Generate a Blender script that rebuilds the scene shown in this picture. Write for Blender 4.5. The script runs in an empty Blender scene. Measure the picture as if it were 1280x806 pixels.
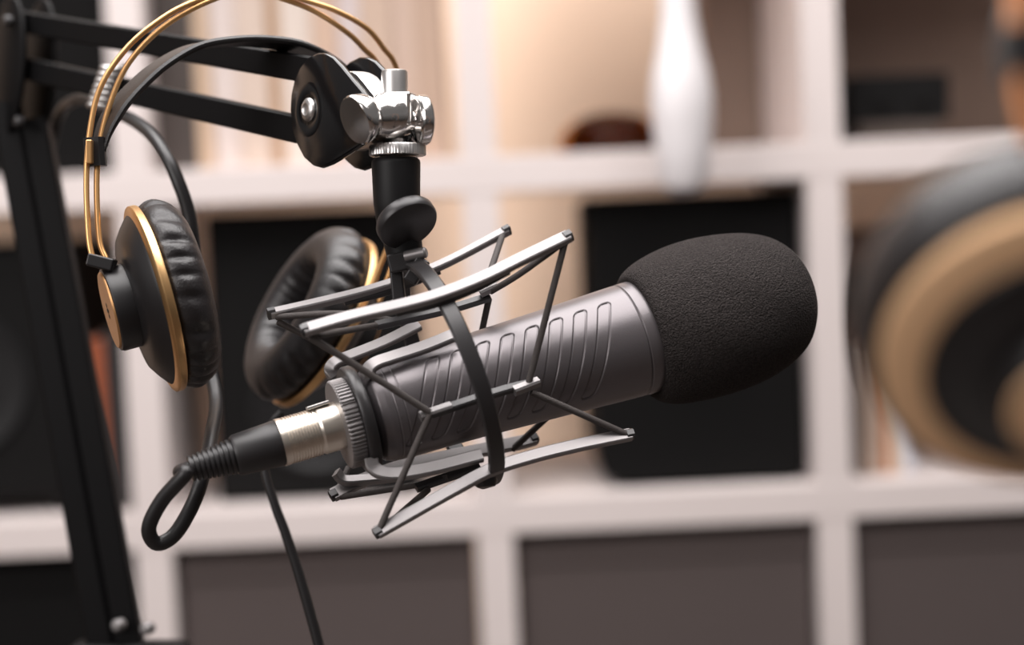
import bpy, math, random
import numpy as np
from mathutils import Vector, Matrix

random.seed(7)
COL = bpy.context.scene.collection
SC = bpy.context.scene

# ------------------------------------------------------------------ camera frame
FPX = 2347.0
CAM = Vector((-0.00686, -2.03316, 1.11741))
YAW, PITCH, ROLL = 0.0172, -0.06654, -0.0437
D0 = 0.87
S = D0 / FPX                      # metres per pixel at the focus distance
_f = Vector((math.sin(YAW) * math.cos(PITCH), math.cos(YAW) * math.cos(PITCH), math.sin(PITCH)))
_r0 = _f.cross(Vector((0, 0, 1))).normalized()
_u0 = _r0.cross(_f)
RR = _r0 * math.cos(ROLL) + _u0 * math.sin(ROLL)
UU = -_r0 * math.sin(ROLL) + _u0 * math.cos(ROLL)
FF = _f


def Q(px, py, z=0.0):
    """world point seen at (px, py), z units (0.37 mm) behind the focus distance"""
    return CAM + (FF + RR * ((px - 640) / FPX) - UU * ((py - 403) / FPX)) * (D0 + z * S)


def V(dx, dy, dz=0.0):
    return (RR * dx - UU * dy + FF * dz).normalized()


def W(px, py, y):
    """world point seen at (px, py) on the plane at world depth y"""
    d = FF + RR * ((px - 640) / FPX) - UU * ((py - 403) / FPX)
    return CAM + d * ((y - CAM.y) / d.y)


# ------------------------------------------------------------------ materials
def srgb(r, g, b):
    def c(v):
        v /= 255.0
        return v / 12.92 if v <= 0.04045 else ((v + 0.055) / 1.055) ** 2.4
    return (c(r), c(g), c(b), 1.0)


def mat(name, rgb, rough=0.5, metal=0.0, var=0.12, scale=30.0, bump=0.0, bscale=200.0, spec=0.5, coat=0.0, trans=0.0,
        bdist=0.001):
    m = bpy.data.materials.new(name)
    m.use_nodes = True
    nt = m.node_tree
    b = nt.nodes['Principled BSDF']
    b.inputs['Metallic'].default_value = metal
    b.inputs['Roughness'].default_value = rough
    b.inputs['Specular IOR Level'].default_value = spec
    b.inputs['Coat Weight'].default_value = coat
    b.inputs['Transmission Weight'].default_value = trans
    tc = nt.nodes.new('ShaderNodeTexCoord')
    n = nt.nodes.new('ShaderNodeTexNoise')
    n.inputs['Scale'].default_value = scale
    n.inputs['Detail'].default_value = 4
    nt.links.new(tc.outputs['Object'], n.inputs['Vector'])
    mx = nt.nodes.new('ShaderNodeMix')
    mx.data_type = 'RGBA'
    c = srgb(*rgb)
    mx.inputs[6].default_value = tuple(v * (1 - var) for v in c[:3]) + (1,)
    mx.inputs[7].default_value = tuple(min(1, v * (1 + var)) for v in c[:3]) + (1,)
    nt.links.new(n.outputs['Fac'], mx.inputs[0])
    nt.links.new(mx.outputs[2], b.inputs['Base Color'])
    if bump:
        n2 = nt.nodes.new('ShaderNodeTexNoise')
        n2.inputs['Scale'].default_value = bscale
        n2.inputs['Detail'].default_value = 3
        nt.links.new(tc.outputs['Object'], n2.inputs['Vector'])
        bp = nt.nodes.new('ShaderNodeBump')
        bp.inputs['Strength'].default_value = bump
        bp.inputs['Distance'].default_value = bdist
        nt.links.new(n2.outputs['Fac'], bp.inputs['Height'])
        nt.links.new(bp.outputs['Normal'], b.inputs['Normal'])
    return m


M = dict(
    mic=mat('satin_graphite_paint', (106, 101, 103), 0.34, 0.55, 0.04, 60, 0.08, 1800),
    micdark=mat('black_rubberised_plastic', (36, 34, 35), 0.42, 0.0, 0.08),
    foam=mat('charcoal_foam', (68, 63, 62), 1.0, 0.0, 0.9, 1000, 1.0, 1250, 0.1, bdist=0.005),
    bar=mat('satin_black_metal', (134, 130, 130), 0.42, 0.62, 0.05, 80, spec=0.6),
    hoop=mat('black_painted_hoop', (48, 46, 47), 0.36, 0.2, 0.05, 60, spec=0.6),
    cord=mat('dark_elastic_cord', (70, 64, 62), 0.75, 0.0, 0.25, 500, 0.4, 1600),
    chrome=mat('polished_chrome', (232, 229, 227), 0.16, 1.0, 0.02),
    brushed=mat('brushed_steel', (222, 219, 217), 0.36, 1.0, 0.05, 200),
    steel=mat('nickel_connector', (236, 226, 214), 0.32, 1.0, 0.04, 100),
    gloss=mat('glossy_black_paint', (16, 15, 16), 0.16, 0.0, 0.05, spec=0.6),
    arm=mat('black_powder_coat', (11, 10, 11), 0.5, 0.0, 0.1, 120, spec=0.14),
    dull=mat('dull_black_plastic', (19, 18, 19), 0.5, 0.0, 0.1, spec=0.3),
    rubber=mat('black_cable_rubber', (31, 29, 30), 0.42, 0.0, 0.1, 90),
    gold=mat('gold_anodised_metal', (228, 184, 130), 0.36, 1.0, 0.04),
    golddull=mat('matte_gold_cap', (196, 150, 104), 0.42, 0.8, 0.06),
    satingold=mat('satin_gold_paint', (244, 200, 156), 0.5, 0.3, 0.05),
    nearwire=mat('satin_copper_wire', (208, 140, 92), 0.45, 0.4, 0.05),
    wire=mat('gold_coated_wire', (222, 172, 116), 0.32, 0.85, 0.05),
    shell=mat('black_cup_plastic', (28, 26, 27), 0.4, 0.0, 0.06),
    leather=mat('black_leatherette', (36, 33, 34), 0.38, 0.0, 0.15, 120, 0.25, 900),
    strap=mat('black_strap_leather', (28, 26, 27), 0.40, 0.0, 0.1, 90, 0.2, 900),
    white=mat('white_laminate', (212, 201, 198), 0.45, 0.0, 0.02, 6),
    wall=mat('warm_beige_plaster', (214, 186, 163), 0.8, 0.0, 0.04, 3, 0.1, 60),
    floor=mat('dark_oak_floor', (90, 72, 60), 0.5, 0.0, 0.3, 8),
    desk=mat('dark_walnut_desk', (52, 42, 36), 0.45, 0.0, 0.3, 12),
    box=mat('charcoal_fabric_box', (78, 68, 66), 0.85, 0.0, 0.12, 300, 0.4, 900),
    black=mat('black_fabric', (15, 14, 14), 0.9, 0.0, 0.1, 200, 0.3, 700, 0.15),
    blackbox=mat('black_matte_case', (14, 13, 13), 0.7, 0.0, 0.1, 30, spec=0.15),
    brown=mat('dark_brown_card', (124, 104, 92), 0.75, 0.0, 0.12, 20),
    greybrown=mat('grey_brown_card', (72, 62, 56), 0.7, 0.0, 0.1, 20),
    paper=mat('white_card', (236, 230, 226), 0.6, 0.0, 0.03, 12),
    amber=mat('amber_glass', (222, 146, 70), 0.05, 0.0, 0.1, 20, trans=1.0, spec=0.2),
    walnut=mat('dark_brown_nuts', (44, 18, 13), 0.7, 0.0, 0.4, 80, spec=0.2),
    porcelain=mat('white_glossy_glass', (216, 211, 212), 0.3, 0.0, 0.01, 5),
)
M['amber'].node_tree.nodes['Principled BSDF'].inputs['IOR'].default_value = 1.12
_spines = {}


def spine(rgb):
    rgb = tuple(int(v * 0.93) for v in rgb)
    if rgb not in _spines:
        _spines[rgb] = mat('book_cover_%d' % len(_spines), rgb, 0.6, 0.0, 0.06, 40)
    return _spines[rgb]


# ------------------------------------------------------------------ mesh builder
def smooth(pts, n=8):
    """Catmull-Rom through the points"""
    P = [Vector(p) for p in pts]
    if len(P) < 3:
        return [P[0].lerp(P[-1], i / n) for i in range(n + 1)]
    P = [P[0] * 2 - P[1]] + P + [P[-1] * 2 - P[-2]]
    out = []
    for i in range(1, len(P) - 2):
        a, b, c, d = P[i - 1:i + 3]
        for k in range(n):
            t = k / n
            out.append(0.5 * ((2 * b) + (c - a) * t + (2 * a - 5 * b + 4 * c - d) * t * t + (3 * b - a - 3 * c + d) * t ** 3))
    out.append(P[-2])
    return out


class G:
    def __init__(self):
        self.v, self.f = [], []

    def rings(self, rings, closed=True, cap=True):
        b = len(self.v)
        n = len(rings[0])
        for r in rings:
            self.v.extend(tuple(p) for p in r)
        for i in range(len(rings) - 1):
            for j in range(n if closed else n - 1):
                k = (j + 1) % n
                self.f.append((b + i * n + j, b + i * n + k, b + (i + 1) * n + k, b + (i + 1) * n + j))
        if cap and closed:
            self.f.append(tuple(b + j for j in reversed(range(n))))
            self.f.append(tuple(b + (len(rings) - 1) * n + j for j in range(n)))
        return self

    def tube(self, pts, r, n=14, cap=True):
        """r: radius or list of radii (metres)"""
        pts = [Vector(p) for p in pts]
        m = len(pts)
        rad = [r] * m if not hasattr(r, '__len__') else [r[0] + 0 for _ in range(m)]
        if hasattr(r, '__len__'):
            for i in range(m):
                t = i / (m - 1) * (len(r) - 1)
                k = min(int(t), len(r) - 2)
                rad[i] = r[k] + (r[k + 1] - r[k]) * (t - k)
        tang = [(pts[min(i + 1, m - 1)] - pts[max(i - 1, 0)]).normalized() for i in range(m)]
        x = tang[0].orthogonal().normalized()
        rings = []
        for i in range(m):
            x = (x - tang[i] * x.dot(tang[i])).normalized()
            y = tang[i].cross(x)
            rings.append([pts[i] + (x * math.cos(2 * math.pi * j / n) + y * math.sin(2 * math.pi * j / n)) * rad[i] for j in range(n)])
        return self.rings(rings, True, cap)

    def bar(self, pts, normal, w, t, ch=0.18, taper=None):
        """chamfered rectangular section swept along pts; `normal` faces the wide side (w), t thick"""
        pts = [Vector(p) for p in pts]
        m = len(pts)
        rings = []
        for i in range(m):
            tg = (pts[min(i + 1, m - 1)] - pts[max(i - 1, 0)]).normalized()
            nn = normal[i] if isinstance(normal, list) else normal
            nn = (nn - tg * nn.dot(tg)).normalized()
            sd = tg.cross(nn)
            k = 1.0 if taper is None else taper(i / (m - 1))
            a, b2 = w / 2 * k, t / 2 * k
            c = min(w, t) * ch * k
            sec = [(-a + c, -b2), (a - c, -b2), (a, -b2 + c), (a, b2 - c), (a - c, b2), (-a + c, b2), (-a, b2 - c), (-a, -b2 + c)]
            rings.append([pts[i] + sd * p + nn * q for p, q in sec])
        return self.rings(rings)

    def lathe(self, c, axis, prof, n=96, fn=None, cap=True):
        """prof: (a, r) in px units along axis"""
        axis = axis.normalized()
        x = (V(0, -1, 0) - axis * V(0, -1, 0).dot(axis)).normalized()
        y = axis.cross(x)
        rings = []
        for a, r in prof:
            ring = []
            for j in range(n):
                ph = 2 * math.pi * j / n
                rr, aa = r, a
                if fn:
                    aa, rr = fn(a, r, ph)
                ring.append(c + axis * (aa * S) + (x * math.cos(ph) + y * math.sin(ph)) * (max(rr, 0.02) * S))
            rings.append(ring)
        return self.rings(rings, True, cap)

    def prism(self, c, ex, ey, en, poly, t):
        """polygon (px units in ex, ey) extruded +-t/2 along en, rim rounded"""
        rings = []
        cx = sum(p[0] for p in poly) / len(poly)
        cy = sum(p[1] for p in poly) / len(poly)
        for k, sc in ((-0.5, 0.955), (-0.32, 0.99), (-0.1, 1.0), (0.1, 1.0), (0.32, 0.99), (0.5, 0.955)):
            rings.append([c + ex * ((cx + (p[0] - cx) * sc) * S) + ey * ((cy + (p[1] - cy) * sc) * S) + en * (k * t * S) for p in poly])
        return self.rings(rings)

    def box(self, c, ex, ey, ez, hx, hy, hz):
        """half sizes in metres"""
        b = len(self.v)
        for sx in (-1, 1):
            for sy in (-1, 1):
                for sz in (-1, 1):
                    self.v.append(tuple(c + ex * (sx * hx) + ey * (sy * hy) + ez * (sz * hz)))
        for q in ((0, 1, 3, 2), (4, 6, 7, 5), (0, 4, 5, 1), (2, 3, 7, 6), (0, 2, 6, 4), (1, 5, 7, 3)):
            self.f.append(tuple(b + i for i in q))
        return self

    def wbox(self, x0, x1, y0, y1, z0, z1):
        return self.box(Vector(((x0 + x1) / 2, (y0 + y1) / 2, (z0 + z1) / 2)), Vector((1, 0, 0)), Vector((0, 1, 0)), Vector((0, 0, 1)),
                        abs(x1 - x0) / 2, abs(y1 - y0) / 2, abs(z1 - z0) / 2)


def root_loc(p):
    while p.parent is not None:
        p = p.parent
    return p.location


def obj(name, g, m, parent=None, bevel=0.0, seg=3, origin=None, sharp=38):
    """link one mesh object; children share their thing's origin"""
    import bmesh
    o0 = root_loc(parent) if parent else (origin or Vector((0, 0, 0)))
    me = bpy.data.meshes.new(name)
    me.from_pydata([tuple(Vector(v) - o0) for v in g.v], [], g.f)
    bm = bmesh.new()
    bm.from_mesh(me)
    bmesh.ops.recalc_face_normals(bm, faces=bm.faces)
    bm.to_mesh(me)
    bm.free()
    me.shade_smooth()
    me.set_sharp_from_angle(angle=math.radians(sharp))
    me.materials.append(m)
    o = bpy.data.objects.new(name, me)
    COL.objects.link(o)
    if parent:
        o.parent = parent
    else:
        o.location = o0
    if bevel:
        b = o.modifiers.new('edge', 'BEVEL')
        b.width = bevel
        b.segments = seg
        b.limit_method = 'ANGLE'
        b.angle_limit = math.radians(40)
        b.harden_normals = True
    return o


def tag(o, label, cat, group=None, kind=None):
    o['label'] = label
    o['category'] = cat
    if group:
        o['group'] = group
    if kind:
        o['kind'] = kind
    return o


def thing(name, loc, label, cat, group=None):
    o = bpy.data.objects.new(name, None)
    o.empty_display_size = 0.02
    COL.objects.link(o)
    o.location = loc
    return tag(o, label, cat, group)


# ------------------------------------------------------------------ room shell
def struct(name, g, m):
    o = obj(name, g, m)
    o['kind'] = 'structure'
    return o


struct('floor', G().wbox(-3.2, 3.2, -4.0, 0.74, -0.05, 0.0), M['floor'])
struct('wall_back', G().wbox(-3.2, 3.2, 0.64, 0.74, 0.0, 2.7), M['wall'])

# ------------------------------------------------------------------ shelving unit
P = 0.373
T = 0.039
ZB = 0.77
DEP = 0.385
shelf = thing('cube_shelving_unit', Vector((0, 0.19, 0.0)), 'large white open cube shelving unit standing against the beige back wall', 'shelving unit')
for r in range(-2, 3):
    z = ZB + r * P
    obj('shelf_board', G().wbox(-2 * P - T / 2, 2 * P + T / 2, 0, DEP, z - T / 2, z + T / 2), M['white'], shelf, 0.0015)
for c in range(-2, 3):
    for r in range(-2, 2):
        z0, z1 = ZB + r * P + T / 2, ZB + (r + 1) * P - T / 2
        obj('upright', G().wbox(c * P - T / 2, c * P + T / 2, 0.0005, DEP - 0.0005, z0, z1), M['white'], shelf)


def cell(c, r):
    """inner x0, x1, z0, z1 of the cell right of divider c, above board r"""
    return c * P + T / 2, (c + 1) * P - T / 2, ZB + r * P + T / 2, ZB + (r + 1) * P - T / 2


def px_x(px, y, py=300):
    return W(px, py, y).x


# fabric drawers in the bottom row of the picture
for c, m_, lab in ((-2, 'black', 'black fabric storage bin under the lower board behind the boom arm post'),
                   (-1, 'box', 'charcoal fabric storage bin below the headphone cable'),
                   (0, 'box', 'charcoal fabric storage bin directly below the black round-cornered case'),
                   (1, 'box', 'charcoal fabric storage bin below the upright books in the right column')):
    x0, x1, z0, z1 = cell(c, -1)
    b = thing('storage_bin', Vector(((x0 + x1) / 2, 0.2, z0)), lab, 'storage bin', 'fabric bins in the row under the lower board')
    g = G().wbox(x0 + 0.004, x1 - 0.004, 0.018, 0.36, z0 + 0.001, z1 - 0.009)
    obj('body', g, M[m_], b, 0.006)
    g = G().wbox(x0 + 0.004, x1 - 0.004, 0.0155, 0.0205, z1 - 0.04, z1 - 0.009)
    obj('hem', g, M[m_], b, 0.002)
    g = G()
    xm = (x0 + x1) / 2
    g.bar(smooth([(xm - 0.05, 0.016, z0 + 0.16), (xm - 0.03, 0.006, z0 + 0.145), (xm + 0.03, 0.006, z0 + 0.145), (xm + 0.05, 0.016, z0 + 0.16)], 6),
          Vector((0, -1, 0)), 0.02, 0.003)
    obj('handle', g, M[m_], b)


def book(x0, x1, z0, h, d0, d1, rgb, label, group, tilt=0.0):
    """upright book: cover (spine side forward), page block"""
    cc = math.floor((x0 + x1) / 2 / P)
    x0, x1 = max(x0, cc * P + T / 2 + 0.001), min(x1, (cc + 1) * P - T / 2 - 0.001)
    o = thing('book', Vector(((x0 + x1) / 2, (d0 + d1) / 2, z0)), label, 'book', group)
    g = G()
    t = min(0.0025, (x1 - x0) * 0.14)
    g.wbox(x0, x1, d0, d0 + t, z0, z0 + h)
    g.wbox(x0, x0 + t, d0 + t, d1, z0, z0 + h)
    g.wbox(x1 - t, x1, d0 + t, d1, z0, z0 + h)
    obj('cover', g, spine(rgb), o)
    obj('pages', G().wbox(x0 + t, x1 - t, d0 + t, d1 - 0.004, z0 + 0.003, z0 + h - 0.003), M['paper'], o)
    return o


# pale books in the upper row, left column
x0c, x1c, z0c, z1c = cell(-1, 1)
specs = [(187, 243, (66, 56, 52), 0.30, 'thick dark brown book at the left end of the upper row of pale books'),
         (243, 262, (196, 168, 142), 0.29, 'slim tan book beside the thick dark brown book'),
         (262, 296, (220, 206, 200), 0.30, 'pale grey book between the slim tan book and the headband wires'),
         (296, 335, (206, 186, 172), 0.31, 'wide oatmeal book above the hanging black headband strap'),
         (335, 352, (188, 152, 122), 0.28, 'thin caramel book behind the upper boom bar end'),
         (352, 392, (216, 200, 190), 0.30, 'cream book directly above the black hinge plate'),
         (392, 424, (200, 170, 150), 0.30, 'beige book above the rear hinge plate'),
         (424, 452, (214, 202, 200), 0.29, 'light grey book behind the right headband wires'),
         (452, 492, (196, 170, 152), 0.31, 'wide sand book above the chrome clamp post'),
         (492, 520, (206, 180, 164), 0.30, 'pinkish beige book right of the chrome clamp post'),
         (520, 556, (190, 162, 142), 0.30, 'light brown book at the right end of the upper row of pale books')]
for a, b_, rgb, h, lab in specs:
    d0 = 0.045 + 0.02 * random.random()
    book(px_x(a, d0, 80), px_x(b_, d0, 80) - 0.0006, z0c + 0.0005, h, d0, d0 + 0.22, rgb, lab, 'pale books in the upper row')

x0c, x1c, z0c, z1c = cell(0, 1)
# low domed glass ornament
UP = Vector((0, 0, 1))
bc = W(766, 190, 0.10)
bowl = thing('ornament', Vector((bc.x, 0.10, z0c)), 'low domed amber glass ornament with a dark brown core on the upper board', 'ornament')
bz = Vector((bc.x, 0.10, z0c + 0.0005))
dm = [(a * 1.12, r * 1.16) for a, r in [(0, 0.1), (0, 136), (6, 142), (30, 142), (62, 128), (88, 100), (104, 62), (110, 26), (111, 0.1)]]
obj('shell', G().lathe(bz, UP, [(p.x, p.y) for p in smooth([Vector((a, r, 0)) for a, r in dm], 4)], 64), M['amber'], bowl)
obj('core', G().lathe(bz, UP, [(4, 0.1), (4, 118), (30, 124), (62, 112), (88, 86), (106, 46), (112, 0.1)], 48), M['walnut'], bowl)

# dark box at the back right of that cell
bx0, bx1 = px_x(880, 0.30, 100), px_x(938, 0.30, 100)
o = thing('box_file', Vector(((bx0 + bx1) / 2, 0.33, z0c)), 'dark brown box file at the back of the cell behind the white pendant', 'box file')
obj('body', G().wbox(bx0, bx1 + 0.012, 0.29, 0.375, z0c + 0.0005, z0c + 0.31), M['brown'], o, 0.002)
obj('label_holder', G().wbox(bx0 + 0.012, bx1 - 0.004, 0.2875, 0.2895, z0c + 0.20, z0c + 0.25), M['greybrown'], o)

# white pendant in front of the shelf
pc = W(853, 150, -0.10)
pend = thing('pendant_lamp', Vector((pc.x, -0.10, W(853, 245, -0.10).z)), 'white drop-shaped pendant hanging in front of the upper board', 'pendant')
pz0 = W(853, 243, -0.10).z
ph_ = lambda y: (W(853, y, -0.10).z - pz0) / S
hx = lambda w: w / 2 * (2.03 - 0.10) / D0
prof = [(0, 0.1), (ph_(241), hx(30)), (ph_(234), hx(52)), (ph_(215), hx(64)), (ph_(185), hx(70)), (ph_(150), hx(76)), (ph_(120), hx(78)),
        (ph_(90), hx(70)), (ph_(60), hx(56)), (ph_(20), hx(44)), (ph_(-30), hx(40)), (ph_(-60), hx(36)), (ph_(-62), 0.1)]
obj('shade', G().lathe(Vector((pc.x, -0.10, pz0)), UP, prof, 48), M['porcelain'], pend)
ptop = W(853, -60, -0.10).z
obj('cord', G().tube([(pc.x, -0.10, ptop), (pc.x, -0.10, 2.65)], 0.003, 10), M['paper'], pend)
obj('canopy', G().lathe(Vector((pc.x, -0.10, 2.65)), UP, [(0, 60), (20, 110), (60, 120), (60, 0)], 32), M['paper'], pend)

# upper right cell
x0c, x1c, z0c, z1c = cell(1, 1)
o = thing('shade_board', Vector(((x0c + x1c) / 2, 0.36, z0c)), 'dark brown framed board standing in for the wall shade in the upper right cell', 'board')
obj('panel', G().wbox(x0c + 0.004, x1c - 0.002, 0.352, 0.366, z0c + 0.0005, z1c - 0.01), M['brown'], o)  # dark panel added where the back wall is only in shade
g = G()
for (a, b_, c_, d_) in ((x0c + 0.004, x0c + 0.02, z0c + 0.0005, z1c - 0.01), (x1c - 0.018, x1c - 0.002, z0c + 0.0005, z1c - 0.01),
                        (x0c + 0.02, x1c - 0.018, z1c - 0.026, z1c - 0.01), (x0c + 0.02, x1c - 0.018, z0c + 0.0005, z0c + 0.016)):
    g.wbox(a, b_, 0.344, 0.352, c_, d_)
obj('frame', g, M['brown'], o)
ya = 0.07
ax0, ax1 = px_x(1068, ya, 140), px_x(1182, ya, 140)
zt = W(1120, 152, ya).z
o = thing('storage_case', Vector(((ax0 + ax1) / 2, 0.14, z0c)), 'small grey-brown case under the black box in the upper right cell', 'case')
obj('body', G().wbox(ax0 + 0.006, ax1 - 0.01, ya, ya + 0.14, z0c + 0.0005, zt - 0.008), M['greybrown'], o, 0.003)
obj('lid', G().wbox(ax0 + 0.004, ax1 - 0.008, ya - 0.002, ya + 0.142, zt - 0.0078, zt), M['greybrown'], o, 0.001)
zt2 = W(1120, 93, ya).z
o = thing('audio_unit', Vector(((ax0 + ax1) / 2, 0.14, zt)), 'flat black electronics box on top of the grey-brown case', 'electronics box')
obj('case', G().wbox(ax0 - 0.004, ax1 + 0.004, ya - 0.004, ya + 0.17, zt + 0.0005, zt2), M['blackbox'], o, 0.003)
for k in range(2):
    obj('knob', G().lathe(Vector((ax0 + 0.03 + 0.045 * k, ya - 0.0042, (zt + zt2) / 2)), Vector((0, -1, 0)), [(0, 26), (14, 24), (16, 20), (16, 0)], 24), M['blackbox'], o)

# middle row: black rounded case in the centre cell
x0c, x1c, z0c, z1c = cell(0, 0)
cx0, cx1 = px_x(742, 0.05, 420), x1c - 0.004
ctop = W(800, 246, 0.05).z
o = thing('equipment_case', Vector(((cx0 + cx1) / 2, 0.19, z0c)), 'black round-cornered equipment case behind the foam windscreen', 'case')
poly = []
w_, h_ = (cx1 - cx0), (ctop - z0c)
for (qx, qz, a0) in ((w_ - 0.02, 0.02, -90), (w_ - 0.012, h_ - 0.012, 0), (0.012, h_ - 0.012, 90), (0.035, 0.035, 180)):
    rr = 0.02 if a0 == -90 else (0.035 if a0 == 180 else 0.012)
    for k in range(7):
        t = math.radians(a0 + 15 * k)
        poly.append((qx + rr * math.cos(t), qz + rr * math.sin(t)))
g = G()
g.rings([[Vector((cx0 + p[0], yy, z0c + 0.0008 + p[1])) for p in poly] for yy in (0.035, 0.30)])
obj('body', g, M['black'], o, 0.006)
g = G().bar(smooth([(cx0 + 0.06, 0.03, z0c + 0.18), (cx0 + 0.08, 0.012, z0c + 0.165), (cx0 + 0.15, 0.012, z0c + 0.165), (cx0 + 0.17, 0.03, z0c + 0.18)], 6),
            Vector((0, -1, 0)), 0.02, 0.006)
obj('carry_handle', g, M['black'], o)

# black box behind the headphones
x0c, x1c, z0c, z1c = cell(-1, 0)
bx1 = px_x(515, 0.06, 400)
bx0 = px_x(262, 0.06, 400)
o = thing('loudspeaker', Vector(((bx0 + bx1) / 2, 0.19, z0c)), 'black loudspeaker cabinet in the shelf behind the hanging headphones', 'loudspeaker')
ztp = W(400, 262, 0.06).z
obj('cabinet', G().wbox(bx0, bx1, 0.06, 0.33, z0c + 0.0008, ztp), M['blackbox'], o, 0.006)
xm = (bx0 + bx1) / 2
obj('cone', G().lathe(Vector((xm, 0.0595, z0c + 0.10)), Vector((0, -1, 0)), [(0, 190), (10, 188), (12, 175), (2, 160), (-20, 60), (-12, 40), (-8, 0)], 48), M['dull'], o)
obj('tweeter', G().lathe(Vector((xm, 0.0595, z0c + 0.225)), Vector((0, -1, 0)), [(0, 100), (6, 98), (7, 60), (2, 50), (12, 30), (16, 0)], 40), M['dull'], o)

# middle row right cell: books and dark folder
x0c, x1c, z0c, z1c = cell(1, 0)
bk = [(1069, 1078, (120, 104, 96), 'narrow taupe book first from the right upright'),
      (1078, 1086, (196, 178, 164), 'narrow cream book second from the right upright'),
      (1086, 1094, (150, 118, 96), 'narrow tan book third from the right upright'),
      (1094, 1102, (206, 186, 170), 'narrow ivory book fourth from the right upright'),
      (1102, 1112, (186, 112, 62), 'narrow orange book beside the white books in the right column'),
      (1112, 1126, (214, 196, 178), 'thick cream book between the orange and the pale grey books'),
      (1126, 1142, (196, 196, 204), 'thick pale grey book at the right end of the right column books')]
for a, b_, rgb, lab in bk:
    d0 = 0.05
    book(px_x(a, d0, 500), px_x(b_, d0, 500) - 0.0005, z0c + 0.0005, (W(1100, 432, d0).z - z0c) + 0.004 * random.random(), d0, d0 + 0.15, rgb, lab,
         'thin books in the right column')
o = thing('box_file', Vector((x0c + 0.05, 0.3, z0c)), 'dark brown box file behind the narrow books in the right column', 'box file')
obj('body', G().wbox(x0c + 0.012, x0c + 0.14, 0.23, 0.36, z0c + 0.0005, z0c + 0.27), M['brown'], o, 0.002)
obj('label_holder', G().wbox(x0c + 0.03, x0c + 0.08, 0.2275, 0.2295, z0c + 0.17, z0c + 0.22), M['greybrown'], o)

# left column
x0c, x1c, z0c, z1c = cell(-2, 0)
o = thing('subwoofer', Vector((x0c + 0.1, 0.2, z0c)), 'black boxy subwoofer in the left column behind the boom arm post', 'loudspeaker')
sx1 = px_x(92, 0.04, 450)
obj('cabinet', G().wbox(x0c + 0.004, sx1, 0.04, 0.34, z0c + 0.012, z0c + 0.30), M['blackbox'], o, 0.02, 5)
obj('cone', G().lathe(Vector(((x0c + sx1) / 2, 0.0395, z0c + 0.15)), Vector((0, -1, 0)), [(0, 230), (12, 226), (12, 210), (-30, 70), (-16, 40), (-10, 0)], 48), M['dull'], o)
for k in range(4):
    obj('foot', G().lathe(Vector((x0c + 0.03 + (sx1 - x0c - 0.06) * (k % 2), 0.07 + 0.24 * (k // 2), z0c + 0.0005)), UP, [(0, 30), (0, 32), (34, 32), (34, 0)], 20), M['dull'], o)
book(px_x(108, 0.05, 500), px_x(132, 0.05, 500), z0c + 0.0005, W(120, 425, 0.05).z - z0c, 0.05, 0.24, (168, 84, 46),
     'rust orange book in the left column beside the boom arm post', 'books beside the left upright')
book(px_x(133, 0.05, 500), px_x(166, 0.05, 500), z0c + 0.0005, W(120, 415, 0.05).z - z0c, 0.05, 0.24, (36, 32, 32),
     'thick black book between the rust orange book and the left upright', 'books beside the left upright')
x0c, x1c, z0c, z1c = cell(-2, 1)
o = thing('storage_bin', Vector(((x0c + x1c) / 2, 0.2, z0c)), 'black fabric storage bin in the upper left cell behind the boom arm elbow', 'storage bin')
obj('body', G().wbox(x0c + 0.004, x1c - 0.002, 0.02, 0.36, z0c + 0.0005, z1c - 0.01), M['black'], o, 0.006)
obj('hem', G().wbox(x0c + 0.004, x1c - 0.002, 0.0165, 0.022, z1c - 0.05, z1c - 0.01), M['black'], o, 0.002)

# ------------------------------------------------------------------ desk (just below the picture)
deskz = 0.72
desk = thing('desk', Vector((0.0, -1.25, 0.0)), 'dark walnut desk carrying the boom arm, below the microphone', 'desk')
obj('desk_top', G().wbox(-0.75, 0.75, -1.9, -0.62, deskz - 0.03, deskz), M['desk'], desk, 0.004)
for sx in (-1, 1):
    for sy in (-1.85, -0.67):
        obj('leg', G().wbox(sx * 0.70 - 0.025, sx * 0.70 + 0.025, sy - 0.025, sy + 0.025, 0.0, deskz - 0.03), M['arm'], desk, 0.003)

# ------------------------------------------------------------------ microphone
AX = V(0.9145, -0.2596, 0.270)                # rear -> foam
M0 = Q(799, 422, 68)                          # collar centre
N0 = (-FF - AX * (-FF).dot(AX)).normalized()  # towards the camera, square to the axis
UPM = AX.cross(N0)
if UPM.dot(UU) < 0:
    UPM = -UPM


def mp(s, ph=0.0, r=0.0):
    return M0 + AX * (s * S) + (N0 * math.cos(ph) + UPM * math.sin(ph)) * (r * S)


mic = thing('microphone', mp(-180), 'dark grey broadcast microphone with slotted body held in the shock mount', 'microphone')


def body_radius(s):
    xs = [-372, -368, -362, -352, -335, -240, -120, -40, 0]
    rs = [40, 52, 58, 61.5, 62.5, 64.5, 69, 72.5, 74]
    return np.interp(s, xs, rs)


s_vals = np.concatenate([np.linspace(-372, -350, 16), np.linspace(-349, -330, 40), np.linspace(-329.4, -24, 430), np.linspace(-23.4, -8, 34), np.linspace(-7, 2, 6)])
NPH = 420
ph_vals = np.linspace(-math.pi, math.pi, NPH, endpoint=False)
SS, PH = np.meshgrid(s_vals, ph_vals, indexing='ij')
RAD = body_radius(SS)


def sstep(a, b, x):
    t = np.clip((x - a) / (b - a), 0, 1)
    return t * t * (3 - 2 * t)


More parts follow.
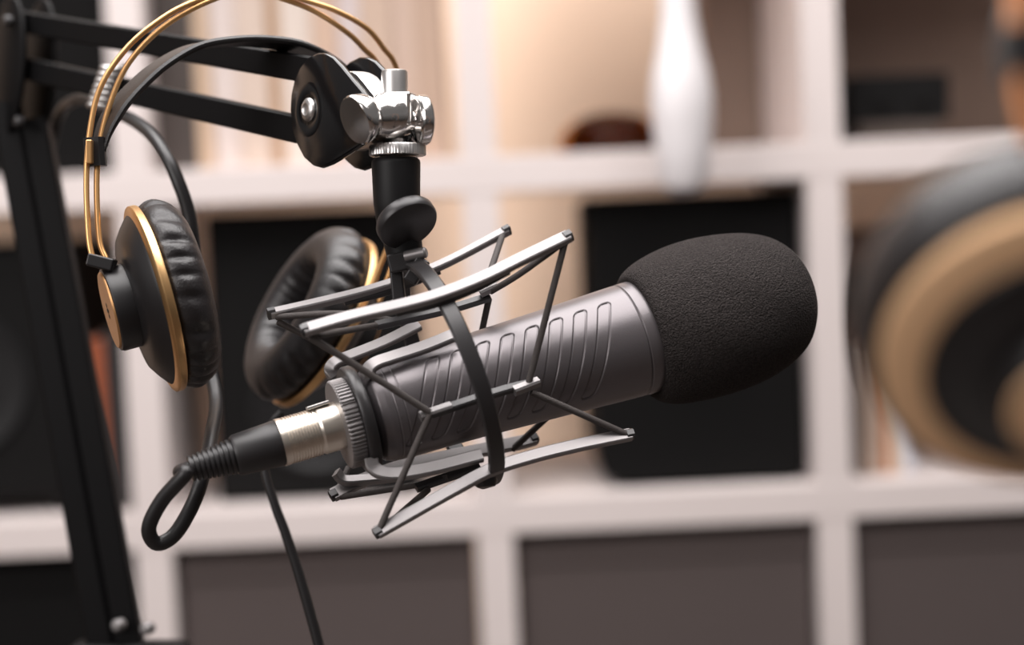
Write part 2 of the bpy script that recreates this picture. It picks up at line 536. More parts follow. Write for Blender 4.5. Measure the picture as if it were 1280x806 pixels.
for side in (0, 1):
    phl = PH if side == 0 else (PH % (2 * math.pi)) - math.pi
    deg = np.degrees(phl)
    for k in range(8):
        u = SS - (-76.5 - 32.8 * k + 0.56 * deg)
        t = phl * 70.0
        qx = np.abs(u) - (9.2 - 7.5)
        qy = np.abs(t) - (62 - 7.5)
        sd = np.sqrt(np.maximum(qx, 0) ** 2 + np.maximum(qy, 0) ** 2) + np.minimum(np.maximum(qx, qy), 0) - 7.5
        RAD -= 1.1 * (1 - sstep(-1.2, 0.8, sd)) + 0.9 * np.exp(-((sd + 1.0) / 0.9) ** 2)
for s0, dp, wd in ((-15, 1.6, 1.0), (-333, 0.8, 0.8), (-344, 0.8, 0.8)):
    RAD -= dp * np.exp(-((SS - s0) / wd) ** 2)
g = G()
axn, n0n, upn, m0n = (np.array(v) for v in (AX, N0, UPM, M0))
pts = m0n + SS[..., None] * S * axn + (np.cos(PH)[..., None] * n0n + np.sin(PH)[..., None] * upn) * (RAD[..., None] * S)
g.rings([list(map(tuple, ring)) for ring in pts])
obj('body', g, M['mic'], mic, sharp=60)
obj('collar', G().lathe(M0, AX, [(2.5, 60), (2.5, 73), (4, 75), (12, 75), (14, 73), (14, 60)], 128), M['micdark'], mic)


def foam_fn(a, r, ph):
    k = 1 + 0.006 * math.sin(3 * ph + a * 0.02) + 0.004 * math.sin(7 * ph - a * 0.05)
    return a, r * k


fp = [(6, 60), (2, 72), (1, 78), (3, 83), (10, 89), (24, 95), (45, 100), (70, 103), (95, 104), (120, 103), (148, 100), (172, 95), (194, 87), (212, 76),
      (226, 61), (236, 42), (241, 22), (243, 0.1)]
fps = smooth([Vector((a, r, 0)) for a, r in fp], 5)
obj('windscreen', G().lathe(M0, AX, [(p.x, p.y) for p in fps], 160, foam_fn), M['foam'], mic)
# small embossed plate on the lower rear of the body
g = G()
for k in range(4):
    a = math.radians(-41 + 0)
    g.box(mp(-330 + 6, a - 0.035 * k, 64.4), AX, UPM, N0, 2.2 * S, 0.6 * S, 0.8 * S)
obj('serial_mark', g, M['brushed'], mic)

# ------------------------------------------------------------------ shock mount
sm = thing('shock_mount', Q(562, 467, -12), 'black suspension shock mount with elastic cords around the microphone', 'shock mount')

HC = (562, 467)


def hoop(th, k=1.0):
    """th 0 top, positive towards the camera"""
    a, b = math.cos(th), math.sin(th)
    px = HC[0] + k * (-50 * a + 31 * b)
    py = HC[1] + k * (-137 * a - 9 * b)
    return Q(px, py, -12 - 135 * b * k)


TH0 = math.radians(8)
ths = [TH0 + math.radians(360) * i / 96 for i in range(97)]
hc = Q(HC[0], HC[1], -12)
g = G()
g.bar([hoop(t) for t in ths], [(hoop(t) - hc).normalized() for t in ths], 20 * S, 9 * S, 0.2)
obj('hoop', g, M['hoop'], sm)

nb = V(0.05, -0.80, -0.60)
bars = {
    'nt': [(380, 413, -158), (440, 396, -148), (505, 381, -136), (548, 369, -128), (600, 349, -114), (655, 322, -96), (711, 295, -80)],
    'ft': [(338, 392, 10), (400, 378, 28), (460, 363, 46), (510, 347, 62), (560, 327, 80), (634, 288, 108)],
    'nb': [(471, 666, -112), (520, 638, -98), (570, 610, -82), (612, 588, -70), (660, 572, -54), (720, 557, -36), (788, 543, -14)],
    'fb': [(416, 619, 34), (450, 602, 46), (500, 584, 62), (560, 571, 78), (600, 563, 92), (650, 553, 108), (668, 548, 116)],
}
wid = {'nt': (18, 9), 'ft': (13, 10), 'nb': (16, 9), 'fb': (18, 9)}
for k, p in bars.items():
    pp = smooth([Q(*q) for q in p], 6)
    n_ = nb
    if k in ('nb', 'fb'):
        n_ = V(0.05, -0.60, -0.80)
    b = obj('outer_bar', G().bar(pp, n_, wid[k][0] * S, wid[k][1] * S, 0.16), M['bar'], sm)
    # hooks that catch the cord at both bar ends
    for e, q in ((0, pp[0]), (1, pp[-1])):
        d = (pp[0] - pp[3]).normalized() if e == 0 else (pp[-1] - pp[-4]).normalized()
        obj('hook', G().bar([q - d * 6 * S, q + d * 3.5 * S], n_, wid[k][0] * 0.75 * S, wid[k][1] * 1.5 * S, 0.2), M['hoop'], b)
    # stiffening rib under the bar middle
    i0, i1 = int(len(pp) * 0.32), int(len(pp) * 0.80)
    if k in ('nt', 'ft'):
        rb = [q + V(0, 1, 0) * 9 * S for q in pp[i0:i1]]
        obj('rib', G().bar(rb, nb, 8 * S, 9 * S, 0.2, lambda t: 0.35 + 0.65 * math.sin(math.pi * min(max(t, 0.05), 0.95)) ** 0.6), M['hoop'], b)

# inner cage: rear ring with arms that grip the body
cage = obj('inner_cage', G().lathe(mp(-380), AX, [(-7, 34), (-7, 66), (-4, 68), (4, 68), (7, 66), (7, 34)], 96), M['hoop'], sm)
arms_in = [
    ([(417, 470, 20), (413, 461, 18), (420, 452, 18), (440, 444, 26), (480, 428, 40), (524, 406, 56)], V(0.05, -0.70, -0.71), 16, 8),
    ([(462, 472, -70), (461, 462, -72), (470, 454, -70), (490, 447, -64), (530, 434, -50), (567, 419, -40)], V(0.05, -0.70, -0.71), 17, 9),
    ([(464, 572, -78), (467, 584, -80), (478, 591, -80), (500, 592, -74), (545, 584, -62), (602, 569, -46)], V(0.05, -0.60, -0.80), 17, 9),
    ([(420, 590, 30), (430, 600, 34), (450, 600, 40), (490, 596, 52), (540, 585, 66), (590, 575, 78)], V(0.05, -0.8, -0.55), 15, 9),
]
for pts_, nn, w_, t_ in arms_in:
    obj('cage_arm', G().bar(smooth([Q(*q) for q in pts_], 6), nn, w_ * S, t_ * S, 0.18), M['bar'], sm)
# crossbars that hold the inner ends of the cords
cr = [
    [(526, 520, -106), (545, 515, -102), (600, 497, -84), (640, 485, -70), (672, 478, -60)],
    [(470, 407, -20), (520, 396, -4), (570, 384, 10), (612, 371, 22)],
    [(520, 610, -6), (560, 596, 8), (600, 584, 18)],
]
for i, c_ in enumerate(cr):
    cb = obj('cross_bar', G().bar(smooth([Q(*q) for q in c_], 6), V(0, -0.75, -0.65), 12 * S, 9 * S, 0.2), M['hoop'], sm)
    ends = ([(525, 521, -108), (564, 508, -96)], [(642, 489, -74), (673, 477, -60)]) if i == 0 else (([(600, 366, 12), (621, 356, 14)],) if i == 1 else ())
    for e in ends:
        obj('cord_clip', G().bar([Q(*e[0]), Q(*e[1])], V(0, -0.8, -0.6), 12 * S, 11 * S, 0.2), M['bar'], cb)
# elastic cords
cords = [
    [(388, 421, -152), (537, 515, -110)], [(706, 304, -82), (660, 482, -66)], [(537, 518, -110), (475, 660, -112)], [(664, 490, -64), (782, 542, -18)],
    [(345, 396, 10), (430, 392, 0), (500, 402, -8)], [(347, 402, 12), (392, 425, 30), (445, 458, 60)], [(629, 291, 106), (609, 352, 24), (607, 366, 20)],
    [(611, 374, 24), (600, 425, 90)], [(614, 364, 16), (650, 342, -40), (704, 303, -80)], [(640, 562, 100), (716, 492, 84)],
    [(420, 618, 36), (436, 584, 60)], [(426, 621, 34), (520, 606, 10), (560, 597, 4)], [(480, 660, -110), (535, 612, -4)], [(390, 420, -154), (470, 407, -22)],
]
for c_ in cords:
    obj('elastic_cord', G().tube(smooth([Q(*q) for q in c_], 5), 4.2 * S, 12), M['cord'], sm)
# screw where the hoop meets the lower bar
obj('hoop_screw', G().lathe(Q(606, 588, -54), V(0.1, 0.97, -0.15), [(0, 14), (14, 14), (20, 11), (22, 0)], 32), M['hoop'], sm)
# knurled locking ring behind the cage
obj('knurled_ring', G().lathe(mp(-396), AX, [(-10, 30), (-10, 54), (-8, 56), (8, 56), (10, 54), (10, 30)], 192,
                              lambda a, r, ph: (a, r - (1.8 if (r > 55 and math.sin(ph * 64) > 0) else 0))), M['bar'], sm, sharp=25)
obj('neck', G().lathe(mp(-380), AX, [(-4, 20), (-4, 46), (14, 46), (14, 20)], 64), M['hoop'], sm)

# swivel joint up to the boom arm
obj('swivel_tube', G().lathe(Q(496, 255, -12), V(-0.02, -1, 0), [(-34, 20), (-28, 25), (0, 29), (50, 30.5), (54, 30), (57, 27), (57, 0)], 64), M['dull'], sm)
neck = G()
neck.lathe(Q(503, 300, -8), V(-0.18, -1, 0), [(-30, 14), (-28, 22), (10, 25), (40, 22), (42, 0)], 48)
obj('swivel_head', neck, M['dull'], sm)
tn = V(0.42, 0.70, -0.57)
obj('thumb_screw', G().lathe(Q(508, 277, -44), tn, [(-9, 30), (-7, 37), (-4, 38.5), (5, 38.5), (8, 37), (9.5, 33), (8.5, 0)], 64), M['hoop'], sm)
obj('pinch_block', G().box(Q(508, 326, -12), V(0.97, -0.24, 0), V(0.24, 0.97, 0), FF, 22 * S, 12 * S, 22 * S), M['hoop'], sm, 0.0012)
obj('pinch_jaw', G().box(Q(497, 352, 2), V(1, -0.1, 0), V(0.1, 1, 0), FF, 8 * S, 24 * S, 14 * S), M['hoop'], sm, 0.001)
obj('pinch_jaw', G().box(Q(521, 338, -28), V(0.8, 0.5, 0), V(-0.5, 0.8, 0), FF, 9 * S, 17 * S, 12 * S), M['hoop'], sm, 0.001)
obj('pinch_bolt', G().lathe(Q(520, 318, -34), V(0.95, -0.2, -0.25), [(-14, 0.1), (-14, 7), (12, 7), (14, 5), (14, 0.1)], 24), M['bar'], sm)

# ------------------------------------------------------------------ microphone cable with connector
mcab = thing('microphone_cable', mp(-500), 'black microphone cable with silver connector plugged into the microphone rear', 'cable')
ribs = []
for k in range(12):
    a = -476 + 3.6 * k
    ribs += [(a, 29.2), (a + 1.4, 29.2), (a + 1.8, 28.0), (a + 3.2, 28.0)]
obj('connector_shell', G().lathe(mp(0), AX, [(-482, 20), (-482, 29.5)] + ribs + [(-430, 29.6), (-402, 30), (-400, 28), (-400, 5)], 96), M['steel'], mcab, sharp=20)
obj('release_tab', G().bar([mp(-440, math.radians(78), 31.5), mp(-412, math.radians(78), 32.5)], UPM, 14 * S, 4 * S), M['brushed'], mcab, 0.0004)
obj('boot', G().lathe(mp(0), AX, [(-540, 5), (-540, 23), (-536, 25.5), (-500, 27.5), (-484, 28.6), (-481, 27), (-481, 5)], 64), M['micdark'], mcab)
rel = []
for k in range(9):
    a = -594 + 6 * k
    r = 15.5 + 0.75 * k
    rel += [(a, r), (a + 3.2, r + 0.4), (a + 3.6, r - 2.2), (a + 5.4, r - 2.0)]
obj('strain_relief', G().lathe(mp(0), AX, [(-595, 8)] + rel + [(-539, 22), (-539, 5)], 64), M['micdark'], mcab)
pe = mp(-588)
path = [pe, mp(-606)] + [Q(*q) for q in ((232, 592, -112), (202, 626, -98), (186, 660, -88), (196, 679, -78), (218, 668, -70), (240, 632, -62), (254, 592, -48),
        (264, 545, 20), (270, 500, 150), (258, 440, 205), (246, 350, 205), (238, 275, 200), (222, 225, 200), (206, 192, 215), (186, 165, 270), (158, 146, 385), (128, 137, 470), (100, 124, 580), (72, 150, 720), (56, 260, 730), (78, 420, 730), (116, 640, 715), (150, 830, 700), (185, 1000, 690))]
obj('cord', G().tube(smooth(path, 10), [9.2 * S] * 3, 20), M['rubber'], mcab)

# ------------------------------------------------------------------ boom arm
boom = thing('boom_arm', Q(35, 120, 640), 'black articulated boom arm with parallel bars and chrome clamp holding the microphone', 'boom arm')
PN = V(-0.80, 0.0, -0.60)          # plate normal, out of the near plate
PE = V(0.60, 0.05, -0.80)          # in the plate, to the right and towards the camera
PE = (PE - PN * PE.dot(PN)).normalized()
PY = PE.cross(PN)
if PY.dot(UU) > 0:
    PY = -PY
near_c = Q(400, 137, 29)
far_c = near_c - PN * (62 * S)
outl = [(362, 137), (363, 118), (367, 100), (374, 84), (384, 72), (396, 66), (407, 66), (416, 71), (427, 83), (440, 99), (452, 113), (458, 122), (458, 140), (457, 168),
        (452, 180), (438, 190), (424, 199), (412, 206), (401, 210), (390, 207), (379, 197), (370, 180), (364, 160)]
F0 = 29
poly = []
for (x, y) in outl:
    # intersect the viewing ray with the plate plane
    d = (Q(x, y, 0) - CAM).normalized()
    t = (near_c - CAM).dot(PN) / d.dot(PN)
    p = CAM + d * t - near_c
    poly.append((p.dot(PE) / S, p.dot(PY) / S))
for c_ in (near_c, far_c):
    hp_ = obj('hinge_plate', G().prism(c_ - PN * (4 * S), PE, PY, PN, poly, 9), M['gloss'], boom)
    if c_ is near_c:
        d = (Q(386, 137, 0) - CAM).normalized()
        sc_ = CAM + d * ((near_c - CAM).dot(PN) / d.dot(PN))
        obj('washer_boss', G().lathe(sc_, PN, [(-2, 36), (0, 36), (1.5, 33), (1.5, 22), (0.5, 20), (0.5, 0)], 48), M['gloss'], hp_)
        obj('screw', G().lathe(sc_, PN, [(0, 15.5), (2, 15), (4.5, 12), (5.5, 8), (3.5, 5), (3.5, 0)], 40), M['brushed'], hp_)
# knuckle casting between the plates
kp = [(x * 0.80 + 8, y * 0.86) for x, y in poly]
obj('knuckle', G().prism((near_c + far_c) / 2 + PE * (26 * S) - PN * (6 * S), PE, PY, PN, [(x * 0.82, y * 0.80) for x, y in kp], 30), M['brushed'], boom)

# bars: pair of rectangular tubes running left and away
def zarm(x):
    return 96 + (361 - x) * 1.62


def bar_line(pts_, h, w, name, parent, m_):
    pp = [Q(*q) for q in pts_]
    return obj(name, G().bar([pp[0].lerp(pp[-1], i / 6) for i in range(7)], V(0.0, -1, 0), w * S, h * S, 0.12), m_, parent)


bar_line([(412, 91, 64), (20, 26, 640)], 35, 24, 'parallel_bar', boom, M['arm'])
bar_line([(412, 170, 64), (20, 83, 640)], 36, 24, 'parallel_bar', boom, M['arm'])

# elbow plates and lower arm
ec = Q(30, 85, 640)
EN = PN
for sgn in (-1, 1):
    ep = []
    for k in range(28):
        t = 2 * math.pi * k / 28
        ep.append((66 * math.cos(t) - 8 * math.sin(t), 112 * math.sin(t)))
    e_ = obj('elbow_plate', G().prism(ec + EN * (sgn * 26 * S), PE, PY, EN, ep, 9), M['arm'], boom)
    if sgn == 1:
        for (x, y) in ((23, 152), (52, 88), (9, 26)):
            obj('bolt', G().lathe(Q(x, y, 590), EN, [(-6, 9), (3, 9), (6, 6), (6.5, 0)], 24), M['hoop'], e_)
lowA = [(8, 130, 640), (128, 806, 600)]
lowB = [(44, 150, 640), (163, 806, 600)]


def to_desk(a, b):
    a, b = Q(*a), Q(*b)
    t = (a.z - (deskz + 0.10)) / (a.z - b.z)
    return a, a.lerp(b, t)


ends = []
for a, b in (lowA, lowB):
    p0, p1 = to_desk(a, b)
    ends.append(p1)
    obj('lower_bar', G().bar([p0.lerp(p1, i / 8) for i in range(9)], -FF, 42 * S, 40 * S, 0.12), M['arm'], boom)
# base: clamp post on the desk
bp_ = (ends[0] + ends[1]) / 2
obj('base_plate_pair', G().box(bp_, RR, UU, FF, 0.034, 0.05, 0.012), M['arm'], boom, 0.004)
obj('clamp_post', G().lathe(Vector((bp_.x, bp_.y, deskz + 0.012)), UP, [(0, 40), (0, 52), (8, 52), (10, 34), (150, 34), (170, 30), (170, 0)], 40), M['arm'], boom)
obj('desk_clamp', G().box(Vector((bp_.x, bp_.y, deskz + 0.0062)), Vector((1, 0, 0)), Vector((0, 1, 0)), UP, 0.035, 0.04, 0.006), M['arm'], boom, 0.002)
for (x, y) in ((146, 782), (182, 786)):
    obj('bolt', G().lathe(Q(x, y, 560), V(-0.3, 0, -1), [(-14, 10), (0, 10), (4, 7), (5, 0)], 24), M['bar'], boom)
# coil spring end between the bars
sp = []
for k in range(7 * 20 + 1):
    t = k / 20.0
    a = 2 * math.pi * t
    base = Q(143 - 2.6 * t, 82 + 7.6 * t, 395 + 2 * t)
    sp.append(base + RR * (16 * S * math.cos(a)) + FF * (16 * S * math.sin(a)))
obj('spring', G().tube(sp, 4.6 * S, 10), M['brushed'], boom)

# chrome clamp
zc = -12
obj('clamp_pin', G().lathe(Q(494, 192, zc), V(-0.01, -1, 0), [(0, 13), (36, 13), (36, 16), (100, 16.5), (103, 15.5), (104, 13), (104, 0)], 64), M['brushed'], boom)
obj('clamp_block', G().box(Q(497, 138, zc - 4), V(1, 0, -0.25), V(0, 1, 0), V(0.25, 0, 1), 23 * S, 21 * S, 22 * S), M['chrome'], boom, 0.0016, 4)
hubn = V(-0.80, 0.18, -0.55)
obj('clamp_hub', G().lathe(Q(480, 147, zc - 16), hubn, [(-30, 20), (-26, 28), (-4, 31), (8, 29), (16, 22), (30, 15), (34, 0)], 64), M['chrome'], boom)
ln = V(-0.74, 0.36, -0.56)
obj('wing_knob', G().lathe(Q(448, 149, zc - 44), ln, [(-24, 14), (-20, 24), (-12, 29), (0, 31.5), (4, 31), (6, 29), (6.5, 0)], 64), M['chrome'], boom)
rn = V(-0.93, 0.05, -0.34)
obj('wing_knob', G().lathe(Q(527, 150, zc - 8), rn, [(-9, 26), (-7, 30), (-4, 31.5), (5, 31.5), (8, 29), (9, 26), (12, 12), (26, 10), (26, 0)], 64), M['chrome'], boom)
obj('thread_flange', G().lathe(Q(497, 188, zc), V(-0.02, -1, 0), [(-7, 20), (-7, 34), (-6, 35.5), (5, 35.5), (7, 34), (7, 12)], 160,
                               lambda a, r, ph: (a, r - (0.7 if (r > 35 and math.sin(ph * 60) > 0) else 0))), M['brushed'], boom)

# ------------------------------------------------------------------ headphones


def ear_cup(parent, c, ax, k=1.0, ring=(121, 111, 8), cush=123.0, hub_r=54, hub_h=60, depth=57, wrinkle=1.0, gold='gold'):
    """c ring centre, ax outward axis; one cup = shell part with sub-parts"""
    sc = lambda pr: [(a * k, r * k) for a, r in pr]
    ro, ri, ra = ring
    sh = obj('ear_cup', G().lathe(c, ax, sc([(-4, 60), (-4, ro - 8), (0, ro - 6), (ra, ri), (ra + 4, ri - 4), (20, ri - 14), (28, ri - 26), (32, hub_r + 10), (33, hub_r), (33, 20)]), 128), M['shell'], parent)
    obj('trim_ring', G().lathe(c, ax, sc([(-4, ro - 7), (-4, ro - 1), (-2, ro), (5, ro), (6.5, ro - 1.5), (ra + 1.5, ri + 0.5), (ra + 1.0, ri - 2), (ra - 3, ri - 4)]), 160, cap=False), M[gold], sh)
    dz = depth / 52.0

    def wr(a, r, ph):
        q = abs(a / k) / depth
        w = math.exp(-((q - 0.45) / 0.28) ** 2)
        s_ = 0.5 + 0.5 * math.sin(ph * 24 + 1.8 * math.sin(ph * 5) + q * 3.0)
        return a, r - wrinkle * k * w * (6.5 * (1 - s_) ** 2.2 * (0.55 + 0.45 * math.sin(ph * 3 + 1.3) ** 2))
    pr = [(-4, 60), (-4, cush - 14), (-6, cush - 7), (-10 * dz, cush - 4), (-15 * dz, cush - 1), (-20 * dz, cush), (-24 * dz, cush), (-29 * dz, cush - 1.5), (-35 * dz, cush - 5), (-41 * dz, cush - 10),
          (-46 * dz, cush - 17), (-50 * dz, cush - 26), (-52 * dz, cush - 38), (-50 * dz, cush - 50), (-44 * dz, cush - 60), (-34 * dz, cush - 66), (-14, cush - 68), (-10, 0)]
    obj('cushion', G().lathe(c, ax, sc(pr), 384, wr), M['leather'], sh, sharp=70)
    obj('hub', G().lathe(c, ax, sc([(30, hub_r - 4), (30, hub_r), (hub_h - 6, hub_r), (hub_h - 2, hub_r - 1.5), (hub_h - 1, hub_r - 4), (hub_h - 2, 10)]), 96), M['shell'], sh)
    obj('hub_cap', G().lathe(c, ax, sc([(hub_h - 3, hub_r - 4), (hub_h, hub_r - 4.5), (hub_h + 1.5, hub_r - 6), (hub_h + 1.8, 0)]), 96), M['golddull' if gold == 'gold' else gold], sh)
    # small dark diamond emblem on the cap
    ex = (V(0, -1, 0) - ax * V(0, -1, 0).dot(ax)).normalized()
    ey = ax.cross(ex)
    g = G()
    for (du, dv) in ((0, 0), (7, 4), (-7, 4), (0, 8)):
        p0 = c + ax * ((hub_h + 2.0) * k * S) + ex * (du * k * S) + ey * ((dv - 4) * k * S)
        q = 3.4 * k * S
        g.rings([[p0 + ex * q + ax * t, p0 + ey * q + ax * t, p0 - ex * q + ax * t, p0 - ey * q + ax * t] for t in (0, 0.3 * k * S)])
    obj('emblem', g, M['dull'], sh)
    return sh


def slider(parent, p, d, fb, k=1.0):
    sl = obj('slider', G().bar([p - d * 18 * k * S, p - d * 8 * k * S, p + d * 8 * k * S, p + d * 18 * k * S], fb, 22 * k * S, 26 * k * S, 0.25), M['shell'], parent)
    return sl


zl, zr = 30, 370
cL, cR = Q(195, 373, zl), Q(402, 402, zr)
axL, axR = V(-0.915, 0.255, -0.315), V(0.80, 0.46, 0.38)
hp1 = thing('headphones', Q(300, 50, 110), 'black over-ear headphones with gold rings hanging by the strap on the boom arm', 'headphones')
ear_cup(hp1, cL, axL)
ear_cup(hp1, cR, axR, 1.12)
# the two pairs of rods: outer and inner line
wo = [(118, 330, -12), (111, 297, -6), (108, 223, 10), (113, 160, 24), (126, 108, 36), (156, 63, 50), (193, 30, 62), (238, 4, 76), (312, -19, 104), (380, 0, 132), (419, 13, 148),
      (458, 35, 170), (480, 61, 186), (495, 84, 200), (511, 150, 225), (515, 220, 240), (506, 285, 245), (488, 338, 240), (474, 378, 235)]
wi = [(134, 326, -2), (124, 297, 4), (121, 220, 20), (128, 163, 34), (149, 100, 48), (175, 61, 58), (212, 28, 70), (260, 2, 84), (312, -13, 104), (355, -1, 126), (393, 14, 142),
      (432, 39, 164), (455, 61, 180), (474, 84, 196), (496, 150, 222), (502, 220, 238), (493, 285, 243), (476, 330, 238), (462, 368, 232)]
for w_ in (wo, wi):
    obj('headband_wire', G().tube(smooth([Q(*q) for q in w_], 10), 3.7 * S, 14), M['wire'], hp1)
# wire socket on the left hub
obj('wire_socket', G().box(Q(127, 328, -8), V(1, 0.25, 0), V(-0.25, 1, 0), FF, 17 * S, 8 * S, 12 * S), M['shell'], hp1, 0.001)
fbd = V(0.61, 0.0, -0.79)
slider(hp1, Q(119, 190, 26), V(0.08, 1, 0), V(1, 0, 0))
slider(hp1, Q(508, 190, 236), V(-0.05, 1, 0), V(1, 0, 0))
obj('slider_clip', G().box(Q(112, 190, 10), RR, UU, FF, 4 * S, 15 * S, 6 * S), M['wire'], hp1, 0.0006)
st = [(124, 190, 34), (130, 165, 38), (144, 138, 44), (168, 110, 54), (200, 82, 66), (240, 60, 80), (285, 52, 94), (330, 52, 112), (372, 60, 132), (415, 84, 165), (455, 128, 195), (490, 172, 215), (508, 192, 236)]
sp_ = smooth([Q(*q) for q in st], 8)
cen = Q(310, 260, 110)
nrm = []
for i, p in enumerate(sp_):
    tg = (sp_[min(i + 1, len(sp_) - 1)] - sp_[max(i - 1, 0)]).normalized()
    nrm.append(tg.cross(fbd).normalized())
obj('headband_strap', G().bar(sp_, nrm, 58 * S, 9 * S, 0.35, lambda t: 0.55 + 0.45 * min(1, math.sin(math.pi * min(max(t, 0.0), 1)) * 2.2)), M['strap'], hp1)
cb = [(352, 515, 200), (340, 530, 196), (331, 556, 190), (332, 592, 184), (344, 632, 180), (356, 664, 178), (372, 712, 176), (386, 760, 174), (400, 812, 172), (416, 880, 170), (440, 1000, 166)]
obj('cable', G().tube(smooth([Q(*q) for q in cb], 8), [5.2 * S, 6.0 * S, 7.4 * S, 7.0 * S], 16), M['rubber'], hp1)

# nearer pair at the right edge of the picture
KN = 1.0
zn = -1106
cN = Q(1332, 436, zn)
axN = V(-0.05, 0.66, -0.75)
hp2 = thing('headphones', Q(1420, -250, zn + 60), 'blurred black and gold headphones close to the camera at the right edge', 'headphones')
ear_cup(hp2, cN, axN, 1.0, (122, 95, 16), 137, 50, hub_h=58, depth=86, wrinkle=0.15, gold='satingold')
cF = Q(1760, 500, zn + 330)
ear_cup(hp2, cF, V(0.75, 0.45, 0.48), 1.0, (122, 95, 16), 137, 50, hub_h=58, depth=86, wrinkle=0.15, gold='satingold')
hw = [(1372, 470, zn - 60), (1345, 360, zn - 62), (1310, 240, zn - 52), (1278, 140, zn - 40), (1268, 60, zn - 28), (1270, -30, zn - 12), (1300, -140, zn + 20), (1380, -230, zn + 90),
      (1500, -260, zn + 180), (1640, -220, zn + 280), (1760, -100, zn + 360), (1830, 80, zn + 400), (1862, 260, zn + 410)]
for off in (0, 1):
    pts_ = [Q(x + 13 * off, y + 4 * off, z + 10 * off) for x, y, z in hw]
    axF = V(0.75, 0.45, 0.48)
    upF = (UP - axF * UP.dot(axF)).normalized()
    pts_.append(cF + axF * (50 * S) + upF * (46 * S) + axF.cross(upF) * ((off - 0.5) * 16 * S))
    upN = (UP - axN * UP.dot(axN)).normalized()
    pts_[0] = cN + axN * (50 * S) + upN * (46 * S) + axN.cross(upN) * ((off - 0.5) * 16 * S)
    obj('headband_wire', G().tube(smooth(pts_, 8), 4.4 * S, 14), M['nearwire'], hp2)
slider(hp2, Q(1274, 70, zn - 26), V(0.0, 1, 0), V(1, 0, 0), 1.0)
slider(hp2, Q(1838, 110, zn + 398), V(0.0, 1, 0), V(1, 0, 0), 1.0)
hs = [(1290, 60, zn - 24), (1310, -20, zn), (1360, -110, zn + 60), (1460, -160, zn + 150), (1600, -150, zn + 250), (1730, -60, zn + 330), (1830, 90, zn + 395)]
hsp = smooth([Q(*q) for q in hs], 8)
fb2 = V(0.6, 0, -0.8)
nrm = [(hsp[min(i + 1, len(hsp) - 1)] - hsp[max(i - 1, 0)]).normalized().cross(fb2).normalized() for i in range(len(hsp))]
obj('headband_strap', G().bar(hsp, nrm, 60 * S, 9 * S, 0.35), M['strap'], hp2)

# stand that carries the nearer pair, standing on the desk beyond the right edge
stp = Q(1560, -138, zn + 235)
stand = thing('headphone_stand', Vector((stp.x, stp.y, deskz)), 'slim black headphone stand on the desk under the nearer headphones', 'headphone stand')
obj('base', G().lathe(Vector((stp.x, stp.y, deskz + 0.0005)), UP, [(0, 0.1), (0, 170), (10, 172), (18, 160), (24, 30), (24, 0.1)], 64), M['arm'], stand)
obj('pole', G().tube([Vector((stp.x, stp.y, deskz + 0.008)), Vector((stp.x, stp.y, stp.z - 0.014))], 0.006, 20), M['arm'], stand)
si = min(range(len(hsp)), key=lambda i: (hsp[i] - stp).length)
sdir = (hsp[si + 1] - hsp[si - 1]).normalized()
obj('cradle', G().bar(smooth([hsp[si + k] - UP * (0.0062 if k else 0.0052) for k in (-5, -2, 0, 2, 5)], 4), UP, 0.016, 0.006, 0.3), M['arm'], stand)

# ------------------------------------------------------------------ lights, world, camera
def area(name, loc, target, size, power, col, sy=None):
    l = bpy.data.lights.new(name, 'AREA')
    l.energy = power
    l.color = col
    l.size = size
    if sy:
        l.shape = 'RECTANGLE'
        l.size_y = sy
    o = bpy.data.objects.new(name, l)
    COL.objects.link(o)
    o.location = loc
    o.rotation_euler = (Vector(target) - Vector(loc)).to_track_quat('-Z', 'Y').to_euler()
    return o


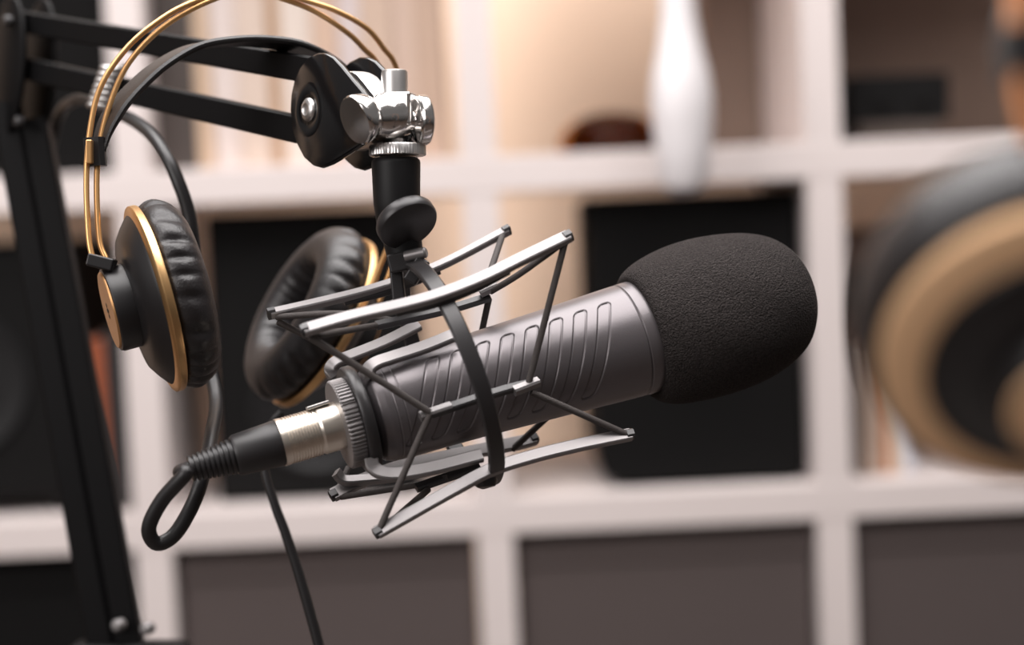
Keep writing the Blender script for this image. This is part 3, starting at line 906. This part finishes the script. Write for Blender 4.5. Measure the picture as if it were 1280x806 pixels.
area('ceiling_softbox', (-0.1, -1.05, 2.55), (-0.1, -1.05, 1.0), 2.2, 106, (1.0, 0.965, 0.955), 2.1)
area('left_fill', (-2.2, -2.9, 2.0), (0.1, 0.1, 1.0), 1.8, 38, (1.0, 0.95, 0.93), 1.4)  # unseen fill added behind the camera on the left to brighten the shelf
area('back_wall_fill', (0.0, 0.50, 1.0), (0.0, 0.7, 1.0), 0.03, 1.15, (1.0, 0.97, 0.96), 1.3)  # unseen strip added behind the centre upright to lighten the back wall

w = bpy.data.worlds.new('room_ambience')
SC.world = w
w.use_nodes = True
nt = w.node_tree
bg = nt.nodes['Background']
bg.inputs['Strength'].default_value = 0.15
tc = nt.nodes.new('ShaderNodeTexCoord')
sp3 = nt.nodes.new('ShaderNodeSeparateXYZ')
nt.links.new(tc.outputs['Generated'], sp3.inputs[0])
rmp = nt.nodes.new('ShaderNodeValToRGB')
mr = nt.nodes.new('ShaderNodeMapRange')
mr.inputs['From Min'].default_value = -1.0
nt.links.new(sp3.outputs['Z'], mr.inputs['Value'])
nt.links.new(mr.outputs['Result'], rmp.inputs[0])
rmp.color_ramp.elements[0].position = 0.36
rmp.color_ramp.elements[0].color = (0.14, 0.12, 0.11, 1)
rmp.color_ramp.elements[1].position = 0.56
rmp.color_ramp.elements[1].color = (1.0, 0.95, 0.93, 1)
nt.links.new(rmp.outputs[0], bg.inputs['Color'])

cam = bpy.data.cameras.new('camera')
co = bpy.data.objects.new('camera', cam)
COL.objects.link(co)
cam.sensor_width = 36.0
cam.lens = FPX * 36.0 / 1280.0
cam.clip_start = 0.01
co.matrix_world = Matrix(((RR.x, UU.x, -FF.x, CAM.x), (RR.y, UU.y, -FF.y, CAM.y), (RR.z, UU.z, -FF.z, CAM.z), (0, 0, 0, 1)))
cam.dof.use_dof = True
cam.dof.focus_distance = D0
cam.dof.aperture_fstop = (cam.lens / 1000.0) / 0.0178
SC.camera = co

SC.view_settings.view_transform = 'Standard'
SC.view_settings.look = 'None'
SC.view_settings.gamma = 1.0
SC.view_settings.use_curve_mapping = False
SC.view_settings.exposure = 0.0
SC.cycles.use_denoising = True
